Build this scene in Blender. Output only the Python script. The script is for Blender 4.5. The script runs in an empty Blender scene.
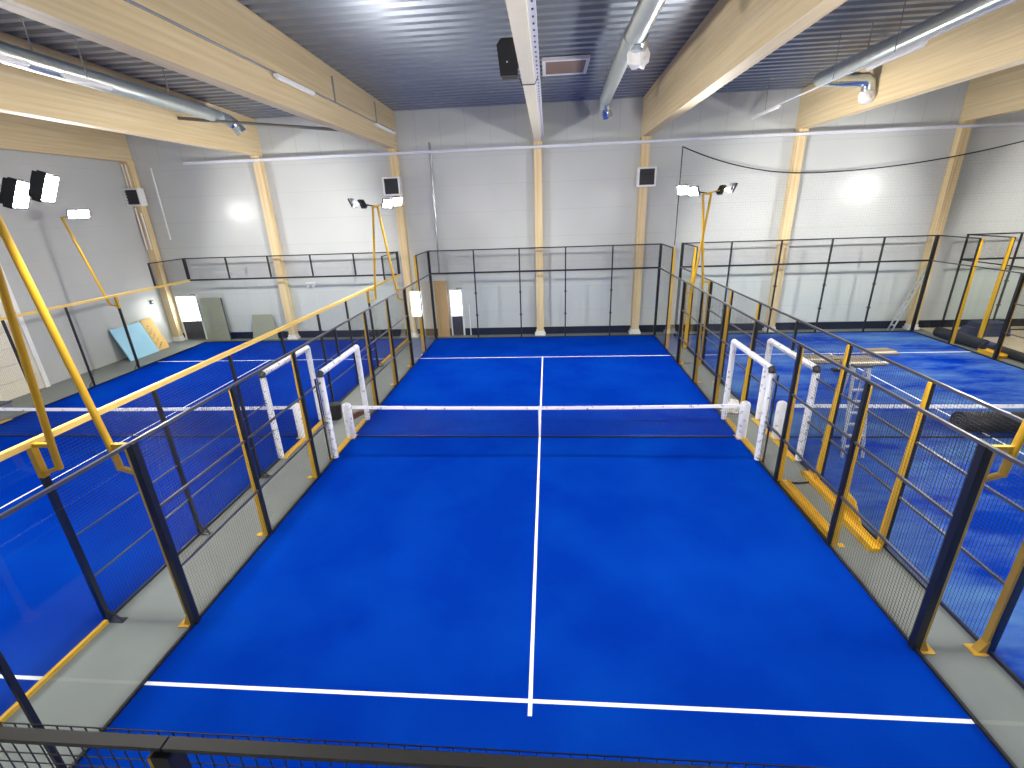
import bpy, math, random
from mathutils import Vector, Matrix

random.seed(7)
sc = bpy.context.scene
COL = sc.collection

# ------------------------------------------------------------------ materials
def lin(c):
    return tuple((v / 12.92 if v <= 0.04045 else ((v + 0.055) / 1.055) ** 2.4) for v in c)

def srgb(r, g, b):
    return lin((r / 255, g / 255, b / 255)) + (1,)

def base_mat(name):
    m = bpy.data.materials.new(name)
    m.use_nodes = True
    nt = m.node_tree
    return m, nt, nt.nodes['Principled BSDF']

def mat(name, col, rough=0.5, metal=0.0, var=0.06, scale=6.0, bump=0.0, spec=0.5, stretch=(1, 1, 1)):
    """painted / plain surface with a faint procedural variation"""
    m, nt, p = base_mat(name)
    tc = nt.nodes.new('ShaderNodeTexCoord')
    mp = nt.nodes.new('ShaderNodeMapping')
    mp.inputs['Scale'].default_value = stretch
    nz = nt.nodes.new('ShaderNodeTexNoise')
    nz.inputs['Scale'].default_value = scale
    nz.inputs['Detail'].default_value = 4
    nt.links.new(tc.outputs['Object'], mp.inputs[0])
    nt.links.new(mp.outputs[0], nz.inputs['Vector'])
    mx = nt.nodes.new('ShaderNodeMix'); mx.data_type = 'RGBA'
    mx.inputs[6].default_value = tuple(c * (1 - var) for c in col[:3]) + (1,)
    mx.inputs[7].default_value = tuple(min(1, c * (1 + var)) for c in col[:3]) + (1,)
    nt.links.new(nz.outputs['Fac'], mx.inputs[0])
    nt.links.new(mx.outputs[2], p.inputs['Base Color'])
    p.inputs['Roughness'].default_value = rough
    p.inputs['Metallic'].default_value = metal
    p.inputs['Specular IOR Level'].default_value = spec
    if bump:
        b = nt.nodes.new('ShaderNodeBump')
        b.inputs['Strength'].default_value = bump
        b.inputs['Distance'].default_value = 0.02
        nt.links.new(nz.outputs['Fac'], b.inputs['Height'])
        nt.links.new(b.outputs[0], p.inputs['Normal'])
    return m

def emis(name, col, strength):
    m, nt, p = base_mat(name)
    p.inputs['Base Color'].default_value = (0.8, 0.8, 0.8, 1)
    p.inputs['Emission Color'].default_value = col
    p.inputs['Emission Strength'].default_value = strength
    return m

def glass_mat(name, tint=(0.985, 0.998, 0.993, 1)):
    m = bpy.data.materials.new(name); m.use_nodes = True
    nt = m.node_tree; nt.nodes.clear()
    out = nt.nodes.new('ShaderNodeOutputMaterial')
    tr = nt.nodes.new('ShaderNodeBsdfTransparent'); tr.inputs[0].default_value = tint
    gl = nt.nodes.new('ShaderNodeBsdfGlossy'); gl.inputs['Roughness'].default_value = 0.03
    lw = nt.nodes.new('ShaderNodeLayerWeight'); lw.inputs['Blend'].default_value = 0.5
    pw = nt.nodes.new('ShaderNodeMath'); pw.operation = 'POWER'; pw.inputs[1].default_value = 5
    ma = nt.nodes.new('ShaderNodeMath'); ma.operation = 'MULTIPLY_ADD'
    ma.inputs[1].default_value = 0.9; ma.inputs[2].default_value = 0.02
    mx = nt.nodes.new('ShaderNodeMixShader')
    nt.links.new(lw.outputs['Facing'], pw.inputs[0]); nt.links.new(pw.outputs[0], ma.inputs[0])
    nt.links.new(ma.outputs[0], mx.inputs[0]); nt.links.new(tr.outputs[0], mx.inputs[1])
    nt.links.new(gl.outputs[0], mx.inputs[2]); nt.links.new(mx.outputs[0], out.inputs[0])
    return m

def turf_mat(name, sandy):
    m, nt, p = base_mat(name)
    tc = nt.nodes.new('ShaderNodeTexCoord')
    def noise(scale, detail, st=(1, 1, 1), rough=0.55):
        mp = nt.nodes.new('ShaderNodeMapping'); mp.inputs['Scale'].default_value = st
        n = nt.nodes.new('ShaderNodeTexNoise'); n.inputs['Scale'].default_value = scale
        n.inputs['Detail'].default_value = detail; n.inputs['Roughness'].default_value = rough
        nt.links.new(tc.outputs['Object'], mp.inputs[0]); nt.links.new(mp.outputs[0], n.inputs['Vector'])
        return n
    def ramp(src, a, b, ca, cb):
        r = nt.nodes.new('ShaderNodeValToRGB')
        r.color_ramp.elements[0].position = a; r.color_ramp.elements[1].position = b
        r.color_ramp.elements[0].color = ca; r.color_ramp.elements[1].color = cb
        nt.links.new(src, r.inputs[0]); return r
    big = noise(0.55, 5)
    r1 = ramp(big.outputs['Fac'], 0.40, 0.80, (0.0008, 0.027, 0.31, 1), (0.0018, 0.050, 0.39, 1))
    last = r1.outputs[0]
    fine = noise(120, 2)
    mx = nt.nodes.new('ShaderNodeMix'); mx.data_type = 'RGBA'; mx.blend_type = 'MULTIPLY'
    mx.inputs[0].default_value = 0.35
    rf = ramp(fine.outputs['Fac'], 0.3, 0.7, (0.55, 0.55, 0.6, 1), (1, 1, 1, 1))
    nt.links.new(last, mx.inputs[6]); nt.links.new(rf.outputs[0], mx.inputs[7]); last = mx.outputs[2]
    if sandy:
        s = noise(0.42, 8, (0.55, 1.5, 1), 0.68)
        rs = ramp(s.outputs['Fac'], 0.40, 0.76, (0, 0, 0, 1), (0.9, 0.9, 0.9, 1))
        m2 = nt.nodes.new('ShaderNodeMix'); m2.data_type = 'RGBA'
        m2.inputs[7].default_value = (0.15, 0.30, 0.46, 1)
        nt.links.new(rs.outputs[0], m2.inputs[0]); nt.links.new(last, m2.inputs[6]); last = m2.outputs[2]
    nt.links.new(last, p.inputs['Base Color'])
    p.inputs['Roughness'].default_value = 1.0
    p.inputs['Specular IOR Level'].default_value = 0.0
    b = nt.nodes.new('ShaderNodeBump'); b.inputs['Strength'].default_value = 0.25; b.inputs['Distance'].default_value = 0.01
    nt.links.new(fine.outputs['Fac'], b.inputs['Height']); nt.links.new(b.outputs[0], p.inputs['Normal'])
    return m

def panel_wall_mat(name, axis, ca, cb):
    """white sandwich panels: faint horizontal seams, vertical profile on the upper strip"""
    m, nt, p = base_mat(name)
    tc = nt.nodes.new('ShaderNodeTexCoord')
    sp = nt.nodes.new('ShaderNodeSeparateXYZ'); nt.links.new(tc.outputs['Object'], sp.inputs[0])
    def M(op, a, b=None):
        n = nt.nodes.new('ShaderNodeMath'); n.operation = op
        for i, v in enumerate((a, b)):
            if v is None: continue
            if isinstance(v, (int, float)): n.inputs[i].default_value = v
            else: nt.links.new(v, n.inputs[i])
        return n.outputs[0]
    z = sp.outputs['Z']; h = sp.outputs[axis]
    seam = M('LESS_THAN', M('FRACT', M('DIVIDE', z, 1.1)), 0.012)
    vseam = M('LESS_THAN', M('FRACT', M('DIVIDE', h, 1.05)), 0.02)
    upper = M('GREATER_THAN', z, 8.02)
    s = M('ADD', M('MULTIPLY', seam, M('SUBTRACT', 1.0, upper)), M('MULTIPLY', vseam, upper))
    nz = nt.nodes.new('ShaderNodeTexNoise'); nz.inputs['Scale'].default_value = 0.5
    nt.links.new(tc.outputs['Object'], nz.inputs['Vector'])
    mx = nt.nodes.new('ShaderNodeMix'); mx.data_type = 'RGBA'
    mx.inputs[6].default_value = ca; mx.inputs[7].default_value = cb
    nt.links.new(nz.outputs['Fac'], mx.inputs[0])
    m2 = nt.nodes.new('ShaderNodeMix'); m2.data_type = 'RGBA'; m2.inputs[7].default_value = (0.40, 0.41, 0.43, 1)
    nt.links.new(M('MULTIPLY', s, 0.6), m2.inputs[0]); nt.links.new(mx.outputs[2], m2.inputs[6])
    nt.links.new(m2.outputs[2], p.inputs['Base Color'])
    p.inputs['Roughness'].default_value = 0.27
    p.inputs['Specular IOR Level'].default_value = 0.22
    return m

def wood_mat(name, ca, cb, along='Y'):
    m, nt, p = base_mat(name)
    tc = nt.nodes.new('ShaderNodeTexCoord'); mp = nt.nodes.new('ShaderNodeMapping')
    mp.inputs['Scale'].default_value = {'Y': (9, 0.25, 9), 'Z': (9, 9, 0.25), 'X': (0.25, 9, 9)}[along]
    nz = nt.nodes.new('ShaderNodeTexNoise'); nz.inputs['Scale'].default_value = 1.4; nz.inputs['Detail'].default_value = 5
    nt.links.new(tc.outputs['Object'], mp.inputs[0]); nt.links.new(mp.outputs[0], nz.inputs['Vector'])
    r = nt.nodes.new('ShaderNodeValToRGB')
    r.color_ramp.elements[0].position = 0.3; r.color_ramp.elements[1].position = 0.72
    r.color_ramp.elements[0].color = ca; r.color_ramp.elements[1].color = cb
    nt.links.new(nz.outputs['Fac'], r.inputs[0]); nt.links.new(r.outputs[0], p.inputs['Base Color'])
    p.inputs['Roughness'].default_value = 0.55
    return m

def pad_mat(name):
    """white foam pad sleeve with rows of small grey printed marks"""
    m, nt, p = base_mat(name)
    tc = nt.nodes.new('ShaderNodeTexCoord')
    vo = nt.nodes.new('ShaderNodeTexVoronoi'); vo.inputs['Scale'].default_value = 7
    nz = nt.nodes.new('ShaderNodeTexNoise'); nz.inputs['Scale'].default_value = 45
    for n in (vo, nz): nt.links.new(tc.outputs['Object'], n.inputs['Vector'])
    a = nt.nodes.new('ShaderNodeMath'); a.operation = 'LESS_THAN'; a.inputs[1].default_value = 0.30
    nt.links.new(vo.outputs['Distance'], a.inputs[0])
    b = nt.nodes.new('ShaderNodeMath'); b.operation = 'GREATER_THAN'; b.inputs[1].default_value = 0.52
    nt.links.new(nz.outputs['Fac'], b.inputs[0])
    c = nt.nodes.new('ShaderNodeMath'); c.operation = 'MULTIPLY'
    nt.links.new(a.outputs[0], c.inputs[0]); nt.links.new(b.outputs[0], c.inputs[1])
    mx = nt.nodes.new('ShaderNodeMix'); mx.data_type = 'RGBA'
    mx.inputs[6].default_value = (0.82, 0.83, 0.86, 1); mx.inputs[7].default_value = (0.30, 0.31, 0.36, 1)
    nt.links.new(c.outputs[0], mx.inputs[0]); nt.links.new(mx.outputs[2], p.inputs['Base Color'])
    p.inputs['Roughness'].default_value = 0.45
    return m

M_BLACK = mat('black_powder_coat', (0.012, 0.013, 0.017, 1), 0.38)
M_WIRE = mat('black_wire', (0.014, 0.015, 0.018, 1), 0.4)
M_RAILTOP = mat('dark_grey_rail', (0.050, 0.050, 0.048, 1), 0.5)
M_RAIL = mat('satin_black_rail', (0.13, 0.13, 0.14, 1), 0.3, metal=0.6, spec=0.8)
M_YEL = mat('yellow_steel', (0.62, 0.36, 0.014, 1), 0.42)
M_BEAMYEL = mat('pale_yellow_beam', (0.74, 0.50, 0.13, 1), 0.45)
M_GLASS = glass_mat('court_glass')
M_TURF = turf_mat('blue_turf', False)
M_TURFS = turf_mat('blue_turf_with_sand', True)
M_LINE = mat('white_line_turf', (0.80, 0.82, 0.86, 1), 0.85, var=0.04, scale=40)
M_CONC = mat('grey_concrete', (0.150, 0.166, 0.156, 1), 0.6, var=0.13, scale=1.3, bump=0.05)
M_BEIGE = mat('beige_screed', (0.50, 0.41, 0.28, 1), 0.75, var=0.12, scale=1.1)
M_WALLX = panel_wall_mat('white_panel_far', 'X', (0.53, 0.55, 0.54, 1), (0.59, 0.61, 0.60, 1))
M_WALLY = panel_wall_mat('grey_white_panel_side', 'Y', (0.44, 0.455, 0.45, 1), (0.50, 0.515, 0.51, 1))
M_BAND = mat('dark_blue_plinth', (0.008, 0.011, 0.026, 1), 0.45)
M_CEIL = mat('galvanised_deck', (0.23, 0.26, 0.31, 1), 0.33, metal=0.5, var=0.1, scale=2)
M_GLU = wood_mat('glulam_spruce', (0.60, 0.455, 0.245, 1), (0.72, 0.59, 0.365, 1), 'Y')
M_GLUC = wood_mat('glulam_spruce_column', (0.64, 0.47, 0.24, 1), (0.80, 0.64, 0.38, 1), 'Z')
M_CREAM = mat('cream_beam', (0.72, 0.66, 0.50, 1), 0.55)
M_ZINC = mat('spiral_duct_zinc', (0.55, 0.60, 0.60, 1), 0.3, metal=0.85, var=0.12, scale=5)
M_FLEX = mat('shiny_flex_duct', (0.60, 0.66, 0.72, 1), 0.18, metal=0.95, var=0.2, scale=12)
M_TRAY = mat('white_tray', (0.70, 0.72, 0.80, 1), 0.4)
M_WHITE = mat('white_paint', (0.80, 0.80, 0.80, 1), 0.45)
M_PAD = pad_mat('printed_white_pad')
M_TAPE = pad_mat('printed_net_tape')
M_LED = emis('led_lens', (1.0, 0.97, 0.92, 1), 650.0)
M_DAY = emis('bright_door_pane', (1.0, 0.985, 0.93, 1), 9.0)
M_GRILLE = mat('dark_grille', (0.055, 0.055, 0.065, 1), 0.5)
M_BROWNV = mat('brown_hatch', (0.20, 0.13, 0.11, 1), 0.6)
M_SPEAK = mat('black_speaker', (0.006, 0.006, 0.007, 1), 0.5)
M_WRAP = mat('crumpled_plastic', (0.80, 0.78, 0.74, 1), 0.35, var=0.12, scale=9, bump=0.8)
M_BLUEB = mat('pale_blue_board', (0.32, 0.60, 0.78, 1), 0.6)
M_ORANGE = mat('orange_board', (0.72, 0.44, 0.12, 1), 0.6, var=0.12, scale=5)
M_INK = mat('dark_ink', (0.10, 0.10, 0.13, 1), 0.6)
M_OLIVE = mat('olive_grey_board', (0.30, 0.31, 0.235, 1), 0.55, var=0.08, scale=2)
M_DOOR = mat('dark_door_panel', (0.050, 0.048, 0.060, 1), 0.45)
M_TAN = wood_mat('tan_plywood', (0.42, 0.26, 0.11, 1), (0.54, 0.36, 0.17, 1), 'Z')
M_TIMBER = wood_mat('planks', (0.13, 0.11, 0.08, 1), (0.30, 0.25, 0.17, 1), 'X')
M_RUBBER = mat('black_roll', (0.013, 0.013, 0.015, 1), 0.8, var=0.2, scale=14, bump=0.3)
M_NAVY = mat('dark_navy_sheet', (0.030, 0.036, 0.075, 1), 0.55)
M_ALU = mat('aluminium', (0.66, 0.68, 0.70, 1), 0.3, metal=0.7)
M_BUCKET = mat('black_plastic', (0.010, 0.011, 0.013, 1), 0.35)
M_BROWN = mat('dark_brown_wood', (0.10, 0.035, 0.02, 1), 0.6)
M_PIPE = mat('grey_pipe', (0.42, 0.44, 0.47, 1), 0.25, metal=0.5)
M_DARKPIPE = mat('dark_pipe', (0.16, 0.15, 0.13, 1), 0.4)
M_CREAMDOOR = mat('cream_panel_door', (0.74, 0.70, 0.58, 1), 0.4)

# ------------------------------------------------------------------ mesh builder
class MB:
    def __init__(self): self.v = []; self.f = []; self.mi = []
    def _add(self, vs, fs, mi=0):
        n = len(self.v); self.v += [tuple(x) for x in vs]
        self.f += [tuple(i + n for i in f) for f in fs]; self.mi += [mi] * len(fs); return self
    def box(self, x0, x1, y0, y1, z0, z1, mi=0):
        x0, x1 = min(x0, x1), max(x0, x1); y0, y1 = min(y0, y1), max(y0, y1); z0, z1 = min(z0, z1), max(z0, z1)
        vs = [(x0, y0, z0), (x1, y0, z0), (x1, y1, z0), (x0, y1, z0), (x0, y0, z1), (x1, y0, z1), (x1, y1, z1), (x0, y1, z1)]
        return self._add(vs, [(0, 3, 2, 1), (4, 5, 6, 7), (0, 1, 5, 4), (1, 2, 6, 5), (2, 3, 7, 6), (3, 0, 4, 7)], mi)
    def hexa(self, bottom, top, mi=0):
        return self._add(list(bottom) + list(top), [(0, 3, 2, 1), (4, 5, 6, 7), (0, 1, 5, 4), (1, 2, 6, 5), (2, 3, 7, 6), (3, 0, 4, 7)], mi)
    def bar(self, p, q, w, h, up=(0, 0, 1), mi=0):
        p, q = Vector(p), Vector(q); d = (q - p).normalized(); u = Vector(up)
        if abs(d.dot(u)) > 0.99: u = Vector((0, 1, 0))
        s = d.cross(u).normalized(); u = s.cross(d)
        a, b = s * w / 2, u * h / 2
        B = [p - a - b, p + a - b, p + a + b, p - a + b]; T = [q - a - b, q + a - b, q + a + b, q - a + b]
        return self.hexa(B, T, mi)
    def tube(self, path, r, n=12, mi=0, caps=True, radii=None):
        path = [Vector(p) for p in path]; N = len(path)
        t0 = (path[1] - path[0]).normalized()
        ref = Vector((0, 0, 1)) if abs(t0.z) < 0.9 else Vector((0, 1, 0))
        vs = []
        for i, p in enumerate(path):
            if i == 0: t = t0
            elif i == N - 1: t = (path[-1] - path[-2]).normalized()
            else: t = ((path[i + 1] - p).normalized() + (p - path[i - 1]).normalized()).normalized()
            s = t.cross(ref)
            if s.length < 1e-4: s = t.cross(Vector((1, 0, 0)))
            s.normalize(); u = s.cross(t); ref = u
            rr = radii[i] if radii else r
            for k in range(n):
                a = 2 * math.pi * k / n
                vs.append(p + s * math.cos(a) * rr + u * math.sin(a) * rr)
        fs = []
        for i in range(N - 1):
            for k in range(n):
                a = i * n + k; b = i * n + (k + 1) % n
                fs.append((a, b, b + n, a + n))
        if caps:
            fs.append(tuple(range(n - 1, -1, -1))); fs.append(tuple((N - 1) * n + k for k in range(n)))
        return self._add(vs, fs, mi)
    def grid(self, o, du, dv, lu, lv, pu, pv, t):
        """welded wire mesh: wires along u (spaced along v) and along v (spaced along u)"""
        o, du, dv = Vector(o), Vector(du), Vector(dv)
        nu = max(1, round(lu / pu)); nv = max(1, round(lv / pv)); nn = du.cross(dv)
        for i in range(nu + 1):
            a = o + du * (lu * i / nu); self.bar(a, a + dv * lv, t, t, up=nn)
        for j in range(nv + 1):
            a = o + dv * (lv * j / nv); self.bar(a, a + du * lu, t, t, up=nn)
        return self
    def build(self, name, m, parent=None, smooth=False):
        me = bpy.data.meshes.new(name)
        off = parent_loc(parent)
        me.from_pydata([tuple(Vector(v) - off) for v in self.v], [], self.f)
        for x in (m if isinstance(m, (list, tuple)) else [m]): me.materials.append(x)
        for p, i in zip(me.polygons, self.mi): p.material_index = i; p.use_smooth = smooth
        if smooth:
            try: me.set_sharp_from_angle(angle=math.radians(40))
            except Exception: pass
        me.update()
        o = bpy.data.objects.new(name, me); COL.objects.link(o)
        if parent is not None: o.parent = parent
        return o

def parent_loc(p):
    v = Vector((0, 0, 0))
    while p is not None:
        v += Vector(p.location); p = p.parent
    return v

def tag(o, label=None, cat=None, group=None, kind=None):
    if label: o['label'] = label
    if cat: o['category'] = cat
    if group: o['group'] = group
    if kind: o['kind'] = kind
    return o

def thing(name, loc, label, cat, group=None, kind='thing'):
    o = bpy.data.objects.new(name, None); o.empty_display_size = 0.2
    COL.objects.link(o); o.location = loc
    return tag(o, label, cat, group, kind)

def part(mb, name, m, parent, label=None, smooth=False):
    o = mb.build(name, m, parent, smooth)
    if label: o['label'] = label
    return o

def box(*a): return MB().box(*a)

# ------------------------------------------------------------------ camera
cam = bpy.data.cameras.new('camera'); co = bpy.data.objects.new('camera', cam); COL.objects.link(co)
co.location = (0.25679, -10.87384, 5.59587)
co.rotation_euler = (1.21101996, 0.0352281, 0.07188145)
cam.sensor_width = 36; cam.lens = 36 * 466.57 / 1024; cam.clip_start = 0.05
sc.camera = co
sc.view_settings.view_transform = 'Standard'; sc.view_settings.look = 'None'
sc.view_settings.gamma = 1; sc.view_settings.use_curve_mapping = False
sc.view_settings.exposure = 0.77
w = bpy.data.worlds.new('world'); sc.world = w; w.use_nodes = True
w.node_tree.nodes['Background'].inputs[0].default_value = (0.5, 0.55, 0.6, 1)
w.node_tree.nodes['Background'].inputs[1].default_value = 0.05
sc.cycles.use_denoising = True
sc.cycles.max_bounces = 10; sc.cycles.diffuse_bounces = 5; sc.cycles.transparent_max_bounces = 40

# ------------------------------------------------------------------ the hall
XL, XR, YN, YF = -18.4, 29.0, -13.6, 10.7
CX = {'L': (-16.4, -6.4), 'C': (-5.0, 5.0), 'R': (5.9, 15.9)}
def zc(y): return 9.5 + 0.025 * (YF - y)

def struct(mb, name, m, label, cat):
    return tag(mb.build(name, m), label, cat, kind='structure')

struct(box(XL - .3, 16.6, YN - .3, YF + .3, -0.2, 0), 'floor', M_CONC, 'grey green concrete hall floor showing in the corridors between courts', 'floor')
struct(box(16.6, XR + .3, YN - .3, YF + .3, -0.2, 0.0), 'floor_unfinished', M_BEIGE, 'bare beige floor of the unfinished court at the far right', 'floor')
struct(box(XL - .3, XR + .3, YF, YF + .3, 0, 10.4), 'wall_far', M_WALLX, 'white panelled end wall behind the three blue courts', 'wall')
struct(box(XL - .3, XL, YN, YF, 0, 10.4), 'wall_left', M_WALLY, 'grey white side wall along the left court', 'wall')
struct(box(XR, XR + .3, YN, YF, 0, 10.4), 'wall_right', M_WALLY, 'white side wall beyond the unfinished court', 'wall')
struct(box(XL - .3, XR + .3, YN - .3, YN, 0, 10.4), 'wall_near', M_WALLX, 'white end wall behind the viewer', 'wall')

mb = MB()                                     # trapezoid roof deck, ribs running across the hall
pitch = 0.40; y = YN; prof = []
while y < YF + pitch:
    for dy, dz in ((0, 0), (0.17, 0), (0.22, 0.11), (0.35, 0.11)):
        prof.append((y + dy, zc(y + dy) + dz))
    y += pitch
vs = []; fs = []
for (py, pz) in prof: vs += [(XL - .3, py, pz), (XR + .3, py, pz)]
for i in range(len(prof) - 1): fs.append((2 * i, 2 * i + 1, 2 * i + 3, 2 * i + 2))
n = len(vs)
vs += [(XL - .3, YN, 10.9), (XR + .3, YN, 10.9), (XL - .3, YF + .6, 10.9), (XR + .3, YF + .6, 10.9)]
fs.append((n, n + 2, n + 3, n + 1))
mb._add(vs, fs)
struct(mb, 'ceiling', M_CEIL, 'ribbed galvanised metal roof deck over the courts', 'ceiling')

COLS = [-18.2, -12.2, -6.2, -0.14, 4.2, 10.2, 16.2, 22.2]
# plinth band between the columns, broken at the doors
mb = MB()
cuts = sorted([(c - .16, c + .16) for c in COLS] + [(-17.95, -16.7), (-4.38, -3.72)])
x = XL
for a, b in cuts:
    if a - x > 0.05: mb.box(x, a, YF - .05, YF, 0, 0.33)
    x = max(x, b)
mb.box(x, XR, YF - .05, YF, 0, 0.33)
struct(mb, 'baseboard_far', M_BAND, 'dark navy plinth band along the foot of the end wall', 'baseboard')

col_words = {-18.2: 'pale timber column in the far left corner by the lit door',
             -12.2: 'pale timber column behind the left court between two boards',
             -6.2: 'pale timber column standing behind the gap between left and middle courts',
             -0.14: 'slim pale timber column behind the middle of the centre court',
             4.2: 'pale timber column behind the right half of the centre court, carrying a square vent',
             10.2: 'pale timber column behind the left half of the sandy right court',
             16.2: 'pale timber column behind the far right corner of the sandy court, beside the ladder',
             22.2: 'pale timber column behind the unfinished court'}
beam_words = {-18.2: 'timber roof beam running along the left wall',
              -12.2: 'timber roof beam over the left court, lower left one with a pipe across',
              -6.2: 'deep timber roof beam left of the middle court carrying white strip lights',
              -0.14: 'narrow cream roof beam straight above the middle court centre line',
              4.2: 'deep timber roof beam right of the middle court, beside the round duct',
              10.2: 'deep timber roof beam over the right court behind the silver elbow duct',
              16.2: 'timber roof beam at the far right above the netting',
              22.2: 'timber roof beam over the unfinished court'}
for c in COLS:
    t = thing('column', (c, 10.55, 0), col_words[c], 'column', kind='structure')
    part(box(c - .16, c + .16, 10.38, 10.68, 0.1, 8.2), 'shaft', M_GLUC, t)
    m2 = box(c - .25, c + .25, 10.34, 10.69, 0, .1).box(c - .19, c + .19, 10.36, 10.685, .1, .22)
    part(m2, 'column_shoe', M_WHITE, t, 'white steel shoe')
    part(box(c - .18, c + .18, 10.33, 10.69, 7.95, 8.1), 'bearing_plate', M_GLUC, t)
    wd = 0.13 if c == -0.14 else 0.17
    t = thing('roof_beam', (c, 10.55, 8.1), beam_words[c], 'beam', kind='structure')
    b = MB(); y0, y1 = YN, 10.66
    vs0 = [(c - wd, y0, 8.1), (c + wd, y0, 8.1), (c + wd, y1, 8.1), (c - wd, y1, 8.1)]
    vs1 = [(c - wd, y0, zc(y0)), (c + wd, y0, zc(y0)), (c + wd, y1, zc(y1)), (c - wd, y1, zc(y1))]
    b.hexa(vs0, vs1)
    part(b, 'timber', M_CREAM if c == -0.14 else M_GLU, t)
    if c == -0.14:
        b = box(c + wd, c + wd + .12, YN, 10.3, 8.22, 8.25)
        b.box(c + wd + .11, c + wd + .12, YN, 10.3, 8.25, 8.32)
        part(b, 'cable_channel', M_TRAY, t, 'pale perforated cable channel')
        b = MB(); yy = -4.0
        while yy < 10: b.box(c + wd + .055, c + wd + .085, yy, yy + .06, 8.212, 8.222); yy += .28
        part(b, 'slots', M_GRILLE, t, 'dark slots')

# doors in the end wall
def end_door(i, x0, x1, label):
    t = thing('door_%d' % i, ((x0 + x1) / 2, YF, 0), label, 'door', kind='structure')
    b = box(x0 - .07, x0, YF - .08, YF, 0, 2.2).box(x1, x1 + .07, YF - .08, YF, 0, 2.2).box(x0, x1, YF - .08, YF, 2.13, 2.2)
    part(b, 'door_frame', M_WHITE, t, 'pale door frame')
    part(box(x0, x1, YF - .05, YF - .01, .02, .95), 'door_panel', M_DOOR, t, 'dark lower door panel')
    part(box(x0 + .02, x1 - .02, YF - .045, YF - .01, .95, 2.13), 'door_pane', M_DAY, t, 'bright backlit pane')
    part(MB().bar((x1 - .1, YF - .09, 1.02), (x1 - .22, YF - .09, 1.02), .02, .02), 'door_handle', M_ALU, t)
    part(box(x1 - .2, x1 + .05, YF - .14, YF - .08, 2.2, 2.27), 'door_closer', M_PIPE, t)
end_door(1, -17.85, -16.85, 'dark door with bright glass top in the far left corner')
end_door(2, -4.30, -3.80, 'narrow dark door with bright glass top behind the centre court')
# large cream sectional door on the left wall
t = thing('door_3', (XL, 1.0, 0), 'large cream sectional door in the left side wall', 'door', kind='structure')
b = MB()
for k in range(8): b.box(XL, XL + .06, -4.0, 3.95, k * .56 + .01, k * .56 + .55)
part(b, 'door_slats', M_CREAMDOOR, t)
part(box(XL, XL + .12, 3.95, 4.1, 0, 5.6).box(XL, XL + .12, -4.15, -4.0, 0, 5.6), 'door_track', M_WHITE, t, 'white vertical guide track')

# ------------------------------------------------------------------ courts
def court(key, m, label, has_near):
    x0, x1 = CX[key]; cx = (x0 + x1) / 2
    t = thing('court_turf', (cx, 0, 0), label, 'playing court')
    part(box(x0 + .02, x1 - .02, -9.97, 9.97, 0, .014), 'turf', m, t)
    z0, z1 = .0142, .0165
    part(box(x0 + .02, x1 - .02, 6.925, 6.975, z0, z1), 'service_line', M_LINE, t, 'white far service line')
    part(box(x0 + .02, x1 - .02, -6.975, -6.925, z0, z1), 'service_line', M_LINE, t, 'white near service line')
    part(box(cx - .025, cx + .025, -7.13, 7.0, z1, z1 + .0015), 'centre_line', M_LINE, t, 'white centre service line')
court('L', M_TURF, 'plain blue court floor on the left, behind the yellow rail', True)
court('C', M_TURF, 'clean blue court floor in the middle with white lines', True)
court('R', M_TURFS, 'sand streaked blue court floor on the right, littered with building material', True)

def net(key, label):
    x0, x1 = CX[key]; cx = (x0 + x1) / 2; e = 4.9
    t = thing('court_net', (cx, 0, 0.0165), label, 'net')
    def top(x): return 0.88 + 0.04 * ((x - cx) / e) ** 2
    b = MB(); n = 218
    for i in range(n + 1):
        x = cx - e + 2 * e * i / n; b.bar((x, 0, .03), (x, 0, top(x) - .05), .003, .003, up=(0, 1, 0))
    for j in range(19):
        z = .05 + j * .045; b.bar((cx - e, 0, z), (cx + e, 0, z), .003, .003, up=(0, 1, 0))
    part(b, 'net_mesh', M_WIRE, t)
    b = MB(); N = 24
    for i in range(N):
        a = cx - 5 + 10 * i / N; c = cx - 5 + 10 * (i + 1) / N
        za, zb = 0.88 + .04 * ((a - cx) / 5) ** 2, 0.88 + .04 * ((c - cx) / 5) ** 2
        b.hexa([(a, -.012, za - .085), (c, -.012, zb - .085), (c, .012, zb - .085), (a, .012, za - .085)],
               [(a, -.012, za), (c, -.012, zb), (c, .012, zb), (a, .012, za)])
    part(b, 'top_tape', M_TAPE, t, 'white printed top tape')
    part(box(cx - e, cx + e, -.012, .012, .018, .05), 'bottom_band', M_BLACK, t, 'black bottom cord')
    if key == 'C':
        part(box(cx - .025, cx + .025, -.016, .016, .02, .885), 'centre_strap', M_WHITE, t, 'white centre strap')
net('L', 'black net with white tape across the left court')
net('C', 'black net with white tape across the middle court')
net('R', 'black net with white tape across the sandy right court, behind the black roll')

def net_post(x, label):
    t = thing('net_post', (x, 0, 0), label, 'net post', 'padded net posts')
    b = MB(); s = .095
    pts = [(x, 0, z) for z in (.02, .05, .5, .93, .97)]
    b.tube(pts, .11, 14, radii=[.105, .115, .115, .115, .09])
    part(b, 'foam_pad', M_PAD, t, 'white printed foam pad', True)
    part(box(x - .13, x + .13, -.13, .13, 0, .02), 'foot_plate', M_YEL, t, 'yellow steel foot plate')
    part(MB().tube([(x, 0, .97), (x, 0, 1.0)], .035, 10), 'post_cap', M_WHITE, t, None, True)
net_post(-5.04, 'white padded net post at the left end of the middle court net')
net_post(5.04, 'white padded net post at the right end of the middle court net')
net_post(-6.40, 'white padded net post at the right end of the left court net')
net_post(5.90, 'white padded net post at the left end of the sandy court net')
net_post(-16.5, 'white padded net post at the left end of the left court net')

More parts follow.
